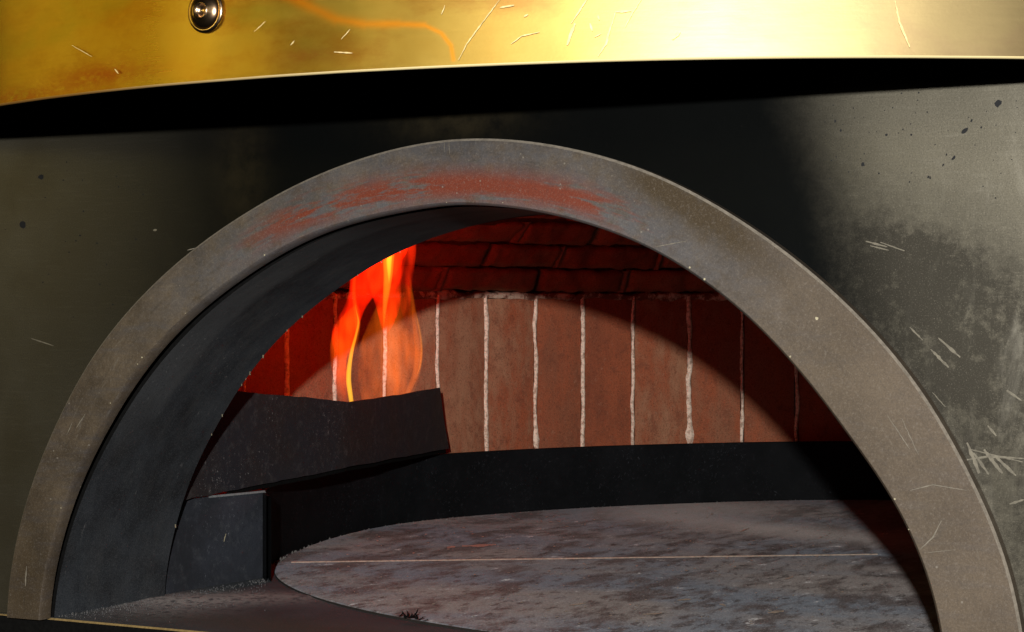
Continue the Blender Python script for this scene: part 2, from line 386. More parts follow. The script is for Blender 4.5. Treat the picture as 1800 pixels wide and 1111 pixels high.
M_ASH = flat('ash', (.15, .145, .14), .95); M_CREAM = flat('dust_fleck', (.42, .38, .26), .7)
M_BRASSEDGE = flat('bare_brass_edge', (.95, .76, .38), .45, .1)
_m = Mat('rolled_brass_edge'); _m.set('Base Color', _m.mix(_m.x.step(-.18, .12), (.30, .15, .03), (.95, .80, .42))); _m.set('Roughness', .45); M_HEDGE = _m.mat

# ================================================================== the oven
oven = empty('pizza_oven', (0, 0, 0))
tag(oven, 'brass hooded pizza oven with dark steel front and low grey arched mouth', 'oven')

def streak(mb, pts, wd, to3, mat, lift):
    """thin ragged scratch lying lift above a surface; pts in pixels, to3 maps them to the surface"""
    P = []
    for i in range(len(pts)-1):
        k = max(2, int(math.hypot(pts[i+1][0]-pts[i][0], pts[i+1][1]-pts[i][1])/5))
        for j in range(k): P.append((pts[i][0]+(pts[i+1][0]-pts[i][0])*j/k, pts[i][1]+(pts[i+1][1]-pts[i][1])*j/k))
    P.append(pts[-1]); rows = []; streak.n = getattr(streak, 'n', 0)+1; lift = lift+(lift.normalized()*(.00003*(streak.n % 17)) if lift.length > 0 else Vector((0, 0, 0)))
    for i, (x, y) in enumerate(P):
        a = P[max(i-1, 0)]; b = P[min(i+1, len(P)-1)]; tx, ty = b[0]-a[0], b[1]-a[1]; l = math.hypot(tx, ty) or 1
        s = wd*.5*(.35+.65*math.sin(math.pi*min(max(i/(len(P)-1), .06), .94)))*random.uniform(.6, 1.25)
        jx = random.uniform(-.5, .5)
        rows.append([to3(x-ty/l*s+jx, y+tx/l*s)+lift, to3(x+ty/l*s+jx, y-tx/l*s)+lift])
    mb.grid(rows, mat, False)
def fleck(mb, px, py, rx, ry, rot, to3, mat, lift):
    c = math.cos(rot); s = math.sin(rot); vs = []
    n = 9
    for i in range(n):
        t = 2*math.pi*i/n; k = random.uniform(.75, 1.2); u, v = rx*math.cos(t)*k, ry*math.sin(t)*k
        vs.append(to3(px+u*c-v*s, py+u*s+v*c)+lift)
    mb.add(vs, [list(range(n))], mat)

# front panel with the arched hole
mb = MB(); hole = scaled(RI, .012); Y0 = 0.
top, L, R_ = .46, -.62, .62
rows0 = [Vector((x, Y0, z)) for x, z in hole]; K = len(hole)
outer = []
for i, (x, z) in enumerate(hole):
    t = math.pi-math.pi*i/(K-1); c, s = math.cos(t), math.sin(t); k = min(R_/abs(c) if abs(c) > 1e-6 else 9, top/s if s > 1e-6 else 9)
    outer.append(Vector((k*c, Y0, max(k*s, 0))))
outer[0] = Vector((L, Y0, 0)); outer[-1] = Vector((R_, Y0, 0))
mb.grid([rows0, outer], 0, False, flip=True)
mb.grid([[v+Vector((0, .003, 0)) for v in rows0], rows0], 0, True, flip=True)
mb.add([(L, Y0, 0), (hole[0][0], Y0, 0), (hole[0][0], Y0, -.08), (L, Y0, -.08), (R_, Y0, 0), (hole[-1][0], Y0, 0), (hole[-1][0], Y0, -.08), (R_, Y0, -.08)], [(0, 3, 2, 1), (4, 5, 6, 7)], 0)
LF = Vector((0, -.0002, 0)); fy = lambda x, y: onY(x, y, 0.)
chips = [(1755, 181, 6, 7, .3), (1696, 230, 4, 7, .7), (1676, 278, 2.5, 5, .6), (1517, 289, 3.5, 3.5, 0), (1615, 163, 2, 2, 0), (1558, 237, 2.5, 2.5, 0), (1602, 237, 2, 2, 0), (1708, 212, 1.8, 3, .5),
         (1725, 224, 1.8, 2.5, .2), (1468, 213, 1.6, 3, .2), (1478, 229, 1.4, 3, .2), (1632, 311, 2, 3, .6), (1664, 272, 1.4, 2, 0), (1658, 290, 1.4, 3, .5), (1545, 305, 1.6, 1.6, 0), (1635, 313, 1.6, 2, 0), (1750, 348, 1.5, 1.5, 0), (72, 311, 5, 5, 0), (40, 395, 6, 6, 0), (1585, 164, 1.5, 1.5, 0), (1630, 197, 1.5, 1.5, 0)]
for _ in range(45):
    chips.append((random.uniform(1440, 1795), random.uniform(170, 330), random.uniform(.6, 1.3), random.uniform(.7, 1.6), random.uniform(0, 1)))
for _ in range(25): chips.append((random.uniform(5, 260), random.uniform(280, 560), random.uniform(.7, 2), random.uniform(.7, 2), 0))
for a in chips: fleck(mb, *a, fy, 1, LF)
for pts, wd in (([(1522, 424), (1560, 434)], 3), ([(1530, 432), (1562, 440)], 2.5), ([(1548, 426), (1590, 441)], 3), ([(1636, 614), (1668, 646)], 5), ([(1650, 594), (1688, 628)], 5), ([(1600, 575), (1622, 598)], 3),
                ([(1700, 778), (1722, 832)], 7), ([(1712, 796), (1738, 834)], 5), ([(1730, 790), (1762, 832)], 7), ([(1748, 800), (1786, 836)], 6), ([(1700, 808), (1740, 802), (1800, 806)], 4), ([(1706, 790), (1798, 812)], 3),
                ([(1736, 748), (1752, 766)], 4), ([(1770, 686), (1796, 704)], 5), ([(1775, 886), (1800, 878)], 4), ([(1640, 690), (1662, 715)], 2), ([(55, 595), (95, 608)], 2), ([(270, 405), (276, 404)], 4)):
    streak(mb, pts, wd*1.1, fy, 2, LF)
mb.build('front_panel', [M_PANEL, M_CHIP, M_SCR], oven)

# arch frame: flat steel ring standing proud
mb = MB(); y0, y1 = -.012, -.0008
mid = [[Vector((RI[i][0]*(1-t)+RO[i][0]*t, y0, RI[i][1]*(1-t)+RO[i][1]*t)) for i in range(K)] for t in (0, .012, .33, .66, .985, 1)]
e = .0015
inb = [Vector((x, y0+e, z)) for x, z in scaled(RI, .0)]; outb = [Vector((x, y0+e, z)) for x, z in RO]
ri = scaled(RI, e); ro = scaled(RO, -e)
face = [[Vector((x, y1, z)) for x, z in RI], inb, [Vector((x, y0, z)) for x, z in ri]]
mb.grid(face, 0, True, flip=True)
mb.grid([[Vector((ri[i][0]*(1-t)+ro[i][0]*t, y0, ri[i][1]*(1-t)+ro[i][1]*t)) for i in range(K)] for t in (0, .25, .5, .75, 1)], 0, True, flip=True)
mb.grid([[Vector((x, y0, z)) for x, z in ro], outb], 3, True, flip=True)
mb.grid([outb, [Vector((x, y1, z)) for x, z in RO]], 0, True, flip=True)
LR = Vector((0, -.0002, 0)); fr = lambda x, y: onY(x, y, y0)
# nicks and light specks along the inner lip and face
for _ in range(14):
    i = random.randint(3, K-4); x, z = scaled(RI, random.uniform(.001, .003))[i]
    v = Vector((x, y0-.0002, z)); r = random.uniform(.0003, .0007)
    mb.add([v+Vector((r*math.cos(t), 0, r*random.uniform(.5, 1.4)*math.sin(t))) for t in (0, 1, 2, 3, 4, 5)], [(0, 1, 2, 3, 4, 5)], 1)
for pts, wd in (([(1152, 434), (1206, 424)], 2.2), ([(1618, 965), (1640, 945), (1655, 915)], 3), ([(1625, 972), (1680, 966)], 1.5), ([(1600, 862), (1640, 852), (1700, 862)], 2.5), ([(1560, 730), (1600, 790)], 2.5),
                ([(1585, 735), (1615, 800)], 2), ([(118, 765), (128, 742)], 2), ([(135, 752), (150, 728)], 2), ([(45, 1030), (48, 995)], 3.5), ([(782, 250), (782, 268)], 1.6), ([(790, 249), (791, 272)], 1.3), ([(330, 440), (345, 436)], 2)):
    streak(mb, pts, wd*.7, fr, 2, LR)
for a in ((1436, 560, 3, 3, 0), (900, 552, 0, 0, 0)): 
    if a[2]: fleck(mb, *a, fr, 1, LR)
mb.build('arch_frame', [M_RING, M_CREAM, flat('frame_scratch', (.20, .18, .145), .6), M_EDGE], oven)

# mouth sleeve: dark steel tunnel behind the ring
mb = MB(); s0, s1 = .0085, .122
N = 14; rows = []
def lerp_prof(u): return [(a[0]*(1-u)+b[0]*u, a[1]*(1-u)+b[1]*u) for a, b in zip(RI, RB)]
def yj(j, x, z): a = .0035+.0065*min(1, max(0, z)/.2); return a+(s1-a)*j/N
for j in range(N+1):
    rows.append([Vector((x+.0006*noise.noise(Vector((x*14, yj(j, x, z)*30, z*14))), yj(j, x, z), max(z, 0)+.0008*noise.noise(Vector((x*9, yj(j, x, z)*25, z*9+5))))) for x, z in lerp_prof(j/N)])
mb.grid(rows, 0, True)
o2 = scaled(RI, .003)
o2b = scaled(RB, .003)
mb.grid([[Vector((x, s1, z)) for x, z in RB], [Vector((x, s1, z)) for x, z in o2b]], 1, True)
mb.grid([[Vector((x, s1, z)) for x, z in o2b], [Vector((x, yj(0, x, z), z)) for x, z in o2]], 0, True)
mb.grid([[Vector((x, yj(0, x, z), z)) for x, z in o2], rows[0]], 3, True)  # front rim painted black, standing in for the shadowed gap behind the ring
for _ in range(16):                       # bright nicks on the inner rear edge
    i = random.randint(4, 62); x, z = RB[i]; r = random.uniform(.0005, .0012)
    v = Vector((x+.0004, s1-.001, z)); mb.add([v+Vector((0.0004, -r, -r)), v+Vector((0.0004, r*.4, -r*1.5)), v+Vector((.0004, r*.5, r)), v+Vector((.0004, -r, r*1.3))], [(0, 1, 2, 3)], 2)
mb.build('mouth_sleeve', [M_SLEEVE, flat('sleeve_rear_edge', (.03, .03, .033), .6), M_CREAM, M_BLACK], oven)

# inner front wall of the chamber behind the panel (closes the chamber round the sleeve)
mb = MB(); o3 = scaled(RB, .0028)
oo = []
for i, (x, z) in enumerate(o3):
    t = math.pi-math.pi*i/(K-1); c, s = math.cos(t), math.sin(t); k = min(.75/abs(c) if abs(c) > 1e-6 else 9, .45/s if s > 1e-6 else 9); oo.append(Vector((k*c, .112, max(k*s, 0))))
mb.grid([[Vector((x, .112, z)) for x, z in o3], oo], 0, False, flip=True)
mb.grid([[Vector((x, .112, z)) for x, z in o3], [Vector((x, .010, z)) for x, z in scaled(RI, .02)]], 0, False)
mb.build('chamber_front', M_BLACK, oven)

# deck
mb = MB(); NX, NY = 120, 44; rows = []
for j in range(NY+1):
    y = .0005+(.40-.0005)*(j/NY)**1.3; r = []
    for i in range(NX+1):
        x = -.62+1.24*i/NX
        ashm = math.exp(-((x+.27+(y-.13)*.0)/.07)**2-((y-.115-(x+.30)*.5)/.025)**2)
        z = ashm*.0022*(.6+noise.noise(Vector((x*150, y*150, 0))))+.0004*noise.noise(Vector((x*60, y*60, 2)))
        if j < 2: z = 0
        if (Vector((x, y))-HC).length < HR[int(math.degrees(math.atan2(y-HC.y, x-HC.x))) % 360]-.012: z = -.0045
        r.append(Vector((x, y, z)))
    rows.append(r)
mb.grid(rows, 0, True)
mb.grid([[Vector((-.62+1.24*i/NX, -.0008, -.0012)) for i in range(NX+1)], rows[0]], 1, False)
mb.grid([[Vector((-.62+1.24*i/NX, -.0008, -.014)) for i in range(NX+1)], [Vector((-.62+1.24*i/NX, -.0008, -.0012)) for i in range(NX+1)]], 2, False)
mb.add([(-.7, .25, -.006), (.9, .25, -.006), (.9, 1.3, -.006), (-.7, 1.3, -.006)], [(0, 1, 2, 3)], 2)
mb.build('deck', [M_DECK, flat('worn_front_edge', (.34, .24, .10), .5, .1), M_BLACK], oven)
# front sill below the deck
mb = MB(); mb.add([(-.62, -.035, -.0155), (.62, -.035, -.0155), (.62, -.001, -.0145), (-.62, -.001, -.0145), (-.62, -.035, -.08), (.62, -.035, -.08)], [(0, 1, 2, 3), (4, 5, 1, 0)], 0)
mb.build('front_sill', flat('sill_steel', (.03, .022, .012), .6, .3), oven)

# hearth band: low steel wall round the stone
mb = MB(); A0, A1 = 12, 223
inner = [hpt(a, .006) for a in range(A0, A1)]; outer2 = [hpt(a, .010) for a in range(A0, A1)]
BH = .0705
mb.grid([[Vector((v.x, v.y, z)) for v in inner] for z in (-.004, .02, .045, BH-.0006)], 0, True)
mb.grid([[Vector((v.x, v.y, BH-.0006)) for v in inner], [Vector((v.x+(w.x-v.x)*.3, v.y+(w.y-v.y)*.3, BH)) for v, w in zip(inner, outer2)], [Vector((v.x, v.y, BH)) for v in outer2], [Vector((v.x, v.y, 0)) for v in outer2]], 0, True)
mb.build('hearth_band', M_BAND, oven)
# straight guard at the left, with a folded top
ga = onZ(262, 1050, 0); gb = onZ(466, 1014, 0)
dirv = (gb-ga).normalized(); nrm = Vector((dirv.y, -dirv.x, 0))
mb = MB()
ga2 = ga-dirv*.02
def gz(t): return .0745-.002*t
sec = []
for t in [i/16 for i in range(17)]:
    p = ga2+(gb-ga2)*t; h = gz(t); wv = .0005*math.sin(t*9)
    sec.append([p+nrm*wv, p+nrm*wv+UP*(h*.5), p+nrm*wv+UP*(h-.0015), p+nrm*(-.0012+wv)+UP*h, p-nrm*.003+UP*h, p-nrm*.003])
mb.grid(sec, 0, True)
e0 = sec[-1]; mb.add([v.copy() for v in e0]+[], [tuple(range(6))], 1)
# pale worn edges
p0 = sec[-1]
mb.add([p0[0]+nrm*.0003-dirv*.0012, p0[0]+nrm*.0003+dirv*.0004, p0[2]+nrm*.0003+dirv*.0004, p0[2]+nrm*.0003-dirv*.0012], [(0, 1, 2, 3)], 1)
q = [s[2]+nrm*.0003 for s in sec[9:]]; mb.grid([[a+UP*.0014-nrm*.0006 for a in q], [a-UP*.0002 for a in q]], 1, False)
gdist = lambda x, y: (lambda d: CAM+d*((ga-CAM).dot(nrm)/d.dot(nrm)))(ray(x, y))
streak(mb, [(396, 938), (392, 952)], 2, gdist, 2, nrm*.0006)
streak(mb, [(297, 925), (290, 938), (286, 952)], 3, gdist, 2, nrm*.0006); streak(mb, [(282, 958), (278, 970)], 2.5, gdist, 2, nrm*.0006)
mb.build('side_guard', [M_GUARD, flat('worn_edge', (.20, .21, .22), .5), M_CREAM], oven)

# ------------------------------------------------------------------ brick chamber wall
import colorsys
WP = [(.0, .0)]
pl = [(-.510, .262), (-.503, .351), (-.498, .418), (-.493, .486), (-.487, .554), (-.469, .620), (-.445, .683), (-.410, .738)]
def onCyl(px, r=.556):
    d = ray(px, 555.5); p = Vector((CAM.x, CAM.y))-HC; d2 = Vector((d.x, d.y)); a = d2.dot(d2); b = p.dot(d2); c = p.dot(p)-r*r
    q = CAM+d*((-b+math.sqrt(b*b-a*c))/a); return (q.x, q.y)
pl += [onCyl(x, .556+.012*i/7) for i, x in enumerate((855, 942, 1025, 1113, 1212, 1305, 1400))]
last = pl[-1]; a0 = math.atan2(last[1]-HC.y, last[0]-HC.x); r0 = .570
while a0 > -.95:
    a0 -= .068/r0; pl.append((HC.x+r0*math.cos(a0), HC.y+r0*math.sin(a0)))
tones = []
mb = MB()
def slab(mb, c8, n=(4, 6), amp=.0008, mat=0, seed=0.):
    """a rough box between front quad (4 corners, ccw) and its back, front subdivided and roughened"""
    a, b, c, d, back = c8; nu, nv = n; rows = []
    for j in range(nv+1):
        r = []
        for i in range(nu+1):
            u, v = i/nu, j/nv; p = (a*(1-u)+b*u)*(1-v)+(d*(1-u)+c*u)*v
            if amp > .002: p = p+UP*(noise.noise(p*60+Vector((seed, 3, 0)))*.0016+noise.noise(p*190)*.0016)
            eg = min(u, 1-u, v, 1-v); k = noise.noise(p*45+Vector((seed, 0, 0)))*amp+noise.noise(p*160)*amp*.5
            if eg == 0: k -= amp*1.6
            r.append(p-back.normalized()*k)
        rows.append(r)
    mb.grid(rows, mat, True)
    ring = rows[0]+[r[-1] for r in rows[1:]]+rows[-1][-2::-1]+[r[0] for r in rows[-2:0:-1]]
    mb.grid([ring, [v+back for v in ring]], mat, False, close_v=True, flip=True)
ZB, ZT = .02, .240
nsl = []
for i in range(len(pl)-1):
    a = Vector((*pl[i], 0)); b = Vector((*pl[i+1], 0)); t = (b-a).normalized(); nb = Vector((-t.y, t.x, 0))   # points outward (back)
    g = .0026; a2 = a+t*g; b2 = b-t*g; dz = random.uniform(-.0025, .0025); n0 = len(mb.f)
    slab(mb, (a2+UP*ZB, b2+UP*ZB, b2+UP*(ZT+dz), a2+UP*(ZT+dz+random.uniform(-.001, .001)), nb*.03), (6, 16), .0007, 0, i)
    nsl.append((n0, len(mb.f), (.9 if i in (8, 6, 7, 11) else random.uniform(.05, .65))))
    # joint: irregular squeezed-out mortar, proud by ~1 mm
nj = len(mb.f)
for i in range(1, len(pl)-1):
    a = Vector((*pl[i], 0)); t = (Vector((*pl[i+1], 0))-Vector((*pl[i-1], 0))).normalized(); nb = Vector((-t.y, t.x, 0)); rows = []
    wb = [.0026, .0021, .0024, .0019, .0030, .0020, .0022, .0016][i % 8]
    for k in range(60):
        z = ZB+(ZT+.002-ZB)*k/59; sx = .0024*noise.noise(Vector((i*7.1, z*22, 0)))+.0007*noise.noise(Vector((i*3.3, z*150, 0)))
        wl = wb*(1+.75*noise.noise(Vector((i, z*40, 5)))+.35*noise.noise(Vector((i, z*220, 9)))); wr = wb*(1+.75*noise.noise(Vector((i, z*40, 15)))+.35*noise.noise(Vector((i, z*220, 19))))
        blob_ = 1.0+(1.4*math.exp(-((z-(.075+.02*(i % 3)))/.008)**2) if i in (12, 9) else 0)
        c = a+t*sx+UP*z
        rows.append([c-t*wl*blob_+nb*.0012, c-t*wl*.6-nb*.0012, c+t*wr*.6-nb*.0013, c+t*wr*blob_+nb*.0012])
    mb.grid(rows, 1, True)
# ragged mortar bed on top of the soldier course
rows = []
tot = 420; seg = len(pl)-1
for k in range(tot+1):
    s = k/tot*seg; i = min(int(s), seg-1); u = s-i; a = Vector((*pl[i], 0)).lerp(Vector((*pl[i+1], 0)), u)
    t = (Vector((*pl[i+1], 0))-Vector((*pl[i], 0))).normalized(); nb = Vector((-t.y, t.x, 0))
    hb = .0055*noise.noise(Vector((s*2.2, 3, 0)))+.0035*noise.noise(Vector((s*16, 1, 0))); ht = .0040*noise.noise(Vector((s*2.7, 8, 0)))+.002*noise.noise(Vector((s*14, 4, 0)))
    thin = max(0, min(1, .5+2.2*noise.noise(Vector((s*.8, 40, 1))))); pr = (.0022+.0020*noise.noise(Vector((s*12, 9, 1))))*(.2+.8*thin)-.0006; ht = ht*1.3-.006*(1-thin)
    rows.append([a+UP*(ZT-.0022+hb)+nb*.001, a+UP*(ZT-.0012+hb)-nb*pr, a+UP*(ZT+.004)-nb*(pr*1.3), a+UP*(ZT+.0075+ht)-nb*pr, a+UP*(ZT+.010+ht)+nb*.01])
mb.grid(rows, 2, True)
ow = mb.build('brick_wall', [M_BRICK, M_MORT, M_BED], oven)
def set_tone(o, spans):
    at = o.data.attributes.new('tone', 'FLOAT', 'FACE')
    v = [0.]*len(o.data.polygons)
    for a, b, t in spans:
        for k in range(a, b): v[k] = t
    at.data.foreach_set('value', v)
set_tone(ow, nsl)

# ------------------------------------------------------------------ dome of overlapping brick courses
mb = MB(); spans = []
cum = [0.]
for i in range(len(pl)-1): cum.append(cum[-1]+(Vector(pl[i+1])-Vector(pl[i])).length)
def along(s):
    s = max(0, min(cum[-1]-1e-5, s))
    for i in range(len(pl)-1):
        if cum[i] <= s <= cum[i+1]:
            u = (s-cum[i])/(cum[i+1]-cum[i]); return Vector(pl[i]).lerp(Vector(pl[i+1]), u)
z = ZT+.006; courses = [(0.012, .026), (.034, .026), (.062, .0245), (.096, .0235), (.136, .021), (.185, .018), (.24, .015), (.30, .012), (.37, .008), (.44, .005)]
CC = Vector((HC.x, HC.y, 0))
Ltot = cum[-1]
for ci, (ins, hh) in enumerate(courses):
    sc = 1-ins/.56; nxt = courses[ci+1][0] if ci+1 < len(courses) else .5
    s = random.uniform(-.06, 0); 
    if ci == 0: s = -.03
    while s < Ltot:
        ln = random.uniform(.10, .15)/max(sc, .3); s1_ = s+ln
        p = along(s+.002/sc); q = along(s1_-.002/sc)
        if (q-p).length > .01:
            a = CC+(Vector((p.x, p.y, 0))-CC)*sc; b = CC+(Vector((q.x, q.y, 0))-CC)*sc
            out = ((a+b)/2-CC); out.z = 0; out.normalize()
            tiltin = (nxt-ins)*.55
            jz = random.uniform(-.0015, .0015); ji = random.uniform(-.006, .006)
            A = a+UP*(z+.001+jz)+out*ji; B = b+UP*(z+.001+random.uniform(-.0015, .0015))+out*ji
            Cc = b+UP*(z+hh-.0008)-out*(tiltin-ji); D = a+UP*(z+hh-.0008)-out*(tiltin-ji)
            n0 = len(mb.f)
            slab(mb, (A, B, Cc, D, out*.05+UP*.006), (24, 8), .0042, 0, ci*13+s*50)
            spans.append((n0, len(mb.f), random.uniform(0, .6)))
            # lumpy mortar in the head joint
            if random.random() < .25:
                rows = []
                w_ = random.uniform(.0025, .006)
                for k in range(7):
                    v = k/6; c = B.lerp(Cc, v); tt = (B-A).normalized(); j = .002*noise.noise(c*180)
                    rows.append([c-tt*(w_+j)+out*.004, c-tt*(w_*.3)-out*.0015, c+tt*(w_*.6+j)-out*.0012, c+tt*(w_*1.3)+out*.004])
                mb.grid(rows, 1, True)
        s = s1_
    # recessed bed behind this course so no light leaks
    rows = [[], []]
    for k in range(121):
        p = along(Ltot*k/120); a = CC+(Vector((p.x, p.y, 0))-CC)*sc; out = (a-CC).normalized()
        rows[0].append(a+out*.030+UP*(z-.006)); rows[1].append(CC+(Vector((p.x, p.y, 0))-CC)*(1-nxt/.56)+(out*.034)+UP*(z+hh+.004))
    mb.grid(rows, 2, True)
    z += hh
mb.add([(-.65, .1, z-.002), (.85, .1, z-.002), (.85, 1.3, z-.002), (-.65, 1.3, z-.002)], [(0, 1, 2, 3)], 2)
od = mb.build('brick_dome', [M_BRICK, flat('sooty_mortar', (.30, .12, .07), .95), flat('deep_joint', (.10, .03, .015), .95)], oven)
set_tone(od, spans)

# ------------------------------------------------------------------ brass hood
mb = MB(); rows = []
zs = [.350, .3503, .3510, .356, .37, .39, .42, .46, .50]
for k, zz in enumerate(zs):
    r = []
    dr = [-.0022, -.0006, 0, 0, 0, 0, 0, 0, 0][k]
    for i in range(161):
        a = math.radians(-150+120*i/160); rr = HOODR+dr+.0012*noise.noise(Vector((math.cos(a)*5, math.sin(a)*5, zz*7)))+.0004*noise.noise(Vector((math.cos(a)*25, math.sin(a)*25, zz*25)))
        # shallow rolled dents
        for px, py, am in ((415, 100, .0016), (700, 80, .0014), (560, 60, -.0008)):
            q = hood_pt(px, py); aq = math.atan2(q.y-HOODC.y, q.x-HOODC.x); rr -= am*math.exp(-((a-aq)*HOODR/.025)**2-((zz-q.z)/.012)**2)*0.6
        r.append(Vector((HOODC.x+rr*math.cos(a), HOODC.y+rr*math.sin(a), zz)))
    rows.append(r)
mb.grid(rows[2:], 0, True)
mb.grid(rows[:3], 1, True)
mb.grid([[v+Vector((HOODC.x-v.x, HOODC.y-v.y, 0)).normalized()*.001+UP*0 for v in rows[0]], rows[0]], 1, True)
inn_ = [Vector((HOODC.x+(v.x-HOODC.x)*.994, HOODC.y+(v.y-HOODC.y)*.994, .350)) for v in rows[0]]
mb.grid([[v+UP*.15 for v in inn_], inn_], 3, True); mb.grid([inn_, rows[0]], 3, True)
mb.add([v for v in rows[-1]]+[Vector((HOODC.x, HOODC.y, .50))], [(i, i+1, 161) for i in range(160)], 3)
def fh(x, y):
    q = hood_pt(x, y); o = Vector((q.x-HOODC.x, q.y-HOODC.y, 0)).normalized(); return q+o*.0016
Z0 = Vector((0, 0, 0))
for pts, wd in (([(1012, 42), (1004, 62), (998, 80)], 8), ([(1035, -4), (1018, 22), (1005, 42)], 3.5), ([(1038, 42), (1042, 55)], 5), ([(1052, 28), (1054, 36)], 5), ([(1082, 22), (1110, 20)], 5), ([(1082, 24), (1074, 50), (1066, 78), (1052, 100)], 5),
                ([(1128, 0), (1110, 28), (1100, 48)], 3), ([(1196, 56), (1182, 70)], 9), ([(900, 78), (918, 64), (950, 57)], 3), ([(880, 0), (850, 40), (822, 78), (808, 106)], 3), ([(1572, 2), (1580, 40), (1598, 84)], 5), ([(784, 10), (778, 26)], 2.5),
                ([(470, 38), (450, 56)], 2), ([(520, 72), (514, 80)], 3), ([(130, 80), (165, 100)], 1.6), ([(205, 122), (212, 130)], 3), ([(618, 52), (602, 70)], 2), ([(590, 92), (622, 94)], 4), ([(880, 14), (905, 10)], 5), ([(922, 30), (930, 26)], 5), ([(1058, 60), (1046, 66)], 4)):
    streak(mb, pts, wd*.75, fh, 2, Z0)
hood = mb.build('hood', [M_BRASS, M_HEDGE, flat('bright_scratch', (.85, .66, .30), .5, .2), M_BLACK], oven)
# screw: domed head on a washer
c0 = hood_pt(364, 20); nn = Vector((c0.x-HOODC.x, c0.y-HOODC.y, 0)).normalized(); tt = Vector((-nn.y, nn.x, 0))
mb = MB(); rows = []
for r, h in ((.0125, .0004), (.0122, .0010), (.0112, .0014), (.0106, .0014)):
    rows.append([c0+nn*(h+.001)+(tt*math.cos(t)+UP*math.sin(t))*r for t in [2*math.pi*i/40 for i in range(40)]])
mb.grid(rows, 0, True, close_v=True, flip=False)
rows = []
for k in range(12):
    a = k/11*math.pi/2; r = .0105*math.cos(a); h = .0012+.0052*math.sin(a)
    if r < .0042: r = .0042 if k < 11 else .0001; h = h if k < 10 else .0032
    rows.append([c0+nn*h+(tt*math.cos(t)+UP*math.sin(t))*r for t in [2*math.pi*i/36 for i in range(36)]])
mb.grid(rows, 0, True, close_v=True)
mb.build('screw', M_CHROME, hood)

# ================================================================== loose things
# hearth stone of two slabs
stone = empty('hearth_stone', (HC.x, HC.y, 0))
tag(stone, 'round grey baking stone with flour smears and one thin pale seam on oven floor', 'baking stone')
sa = onZ(520, 990, .0016); sb = onZ(1550, 976, .0016); sd = (sb-sa).normalized(); sn = Vector((-sd.y, sd.x, 0))
def half(sign):
    mb = MB(); pts = []
    for a in range(0, 360):
        jit = (.0016*noise.noise(Vector((a*.22, 1, 0)))+.0004*noise.noise(Vector((a*.9, 3, 0))))*(1 if 20 < a < 200 else .12)
        p = hpt(a, jit-.001, .0016); dd = (p-sa).dot(sn)*sign
        if dd > .0009: pts.append((p, (p-sa).dot(sd)))
    # order by angle starting after the cut
    ang = lambda p: math.atan2((p-sa).dot(sn)*sign-.2, (p-sa).dot(sd)-.4)
    P = [p for p, _ in pts]
    # clip ends at seam
    idx = [i for i in range(len(P)) if (P[i]-P[i-1]).length > .05]
    if idx: P = P[idx[0]:]+P[:idx[0]]
    def onseam(p): return sa+sd*((p-sa).dot(sd))+sn*sign*.0007+Vector((0, 0, 0))
    e1, e2 = onseam(P[0]), onseam(P[-1]); n = 40
    line = [e2.lerp(e1, k/n)+sn*(.0003*noise.noise(Vector((k*.9, sign, 2)))) for k in range(n+1)]
    ringp = P+line
    c = Vector((0, 0, 0))
    for v in ringp: c += v
    c /= len(ringp); c.z = .0016
    k = len(ringp)
    inn2 = [v+(c-v).normalized()*.0015+UP*.0006 for v in ringp]
    mb.add(ringp+inn2+[c+UP*.0006], [(i, (i+1) % k, k+(i+1) % k, k+i) for i in range(k)]+[(k+i, k+(i+1) % k, 2*k) for i in range(k)], 0, False)
    mb.add(ringp+[Vector((v.x, v.y, -.003)) for v in ringp], [(k+i, k+(i+1) % k, (i+1) % k, i) for i in range(k)], 1, False)
    return mb
m1 = half(1)
LZ = UP*.0042; fz = lambda x, y: onZ(x, y, 0.0)
M_SIDE = flat('charred_stone_side', (.020, .016, .014), .9)
m1.build('stone_slab', [M_STONE, M_SIDE], stone)
m2 = half(-1)
m2.build('stone_slab', [M_STONE, M_SIDE], stone)
# pale grit caught in the seam
mb = MB(); rows = []
for k in range(241):
    p = sa.lerp(sb, k/240)-sd*.004; w_ = .0014*(1+.5*noise.noise(Vector((k*.5, 0, 0))))
    rows.append([p-sn*w_+UP*.0006, p+UP*.0016, p+sn*w_+UP*.0006])
mb.grid(rows, 0, True)
fz3 = lambda x, y: onZ(x, y, .0027)
for pts, wd in (([(786, 962), (800, 961)], 4), ([(812, 960), (845, 959), (872, 957)], 4), ([(1350, 1077), (1378, 1074)], 5), ([(1300, 935), (1318, 928)], 2), ([(1000, 1064), (1030, 1060)], 2.5), ([(1380, 1018), (1395, 1013)], 3), ([(1265, 1062), (1276, 1064)], 4), ([(1190, 1055), (1215, 1053)], 3), ([(1130, 1080), (1160, 1078)], 3)):
    streak(mb, pts, wd, fz3, 0, Z0)
for _ in range(260):
    px = random.uniform(560, 1560); py = random.uniform(900, 1105)
    if (onZ(px, py, .003).xy-HC).length < .515: fleck(mb, px, py, random.uniform(.8, 3.2), random.uniform(.4, 1.0), 0, fz3, 0, Z0)
mb.build('flour_grit', flat('flour_grit', (.62, .54, .44), .9), stone)['kind'] = 'stuff'

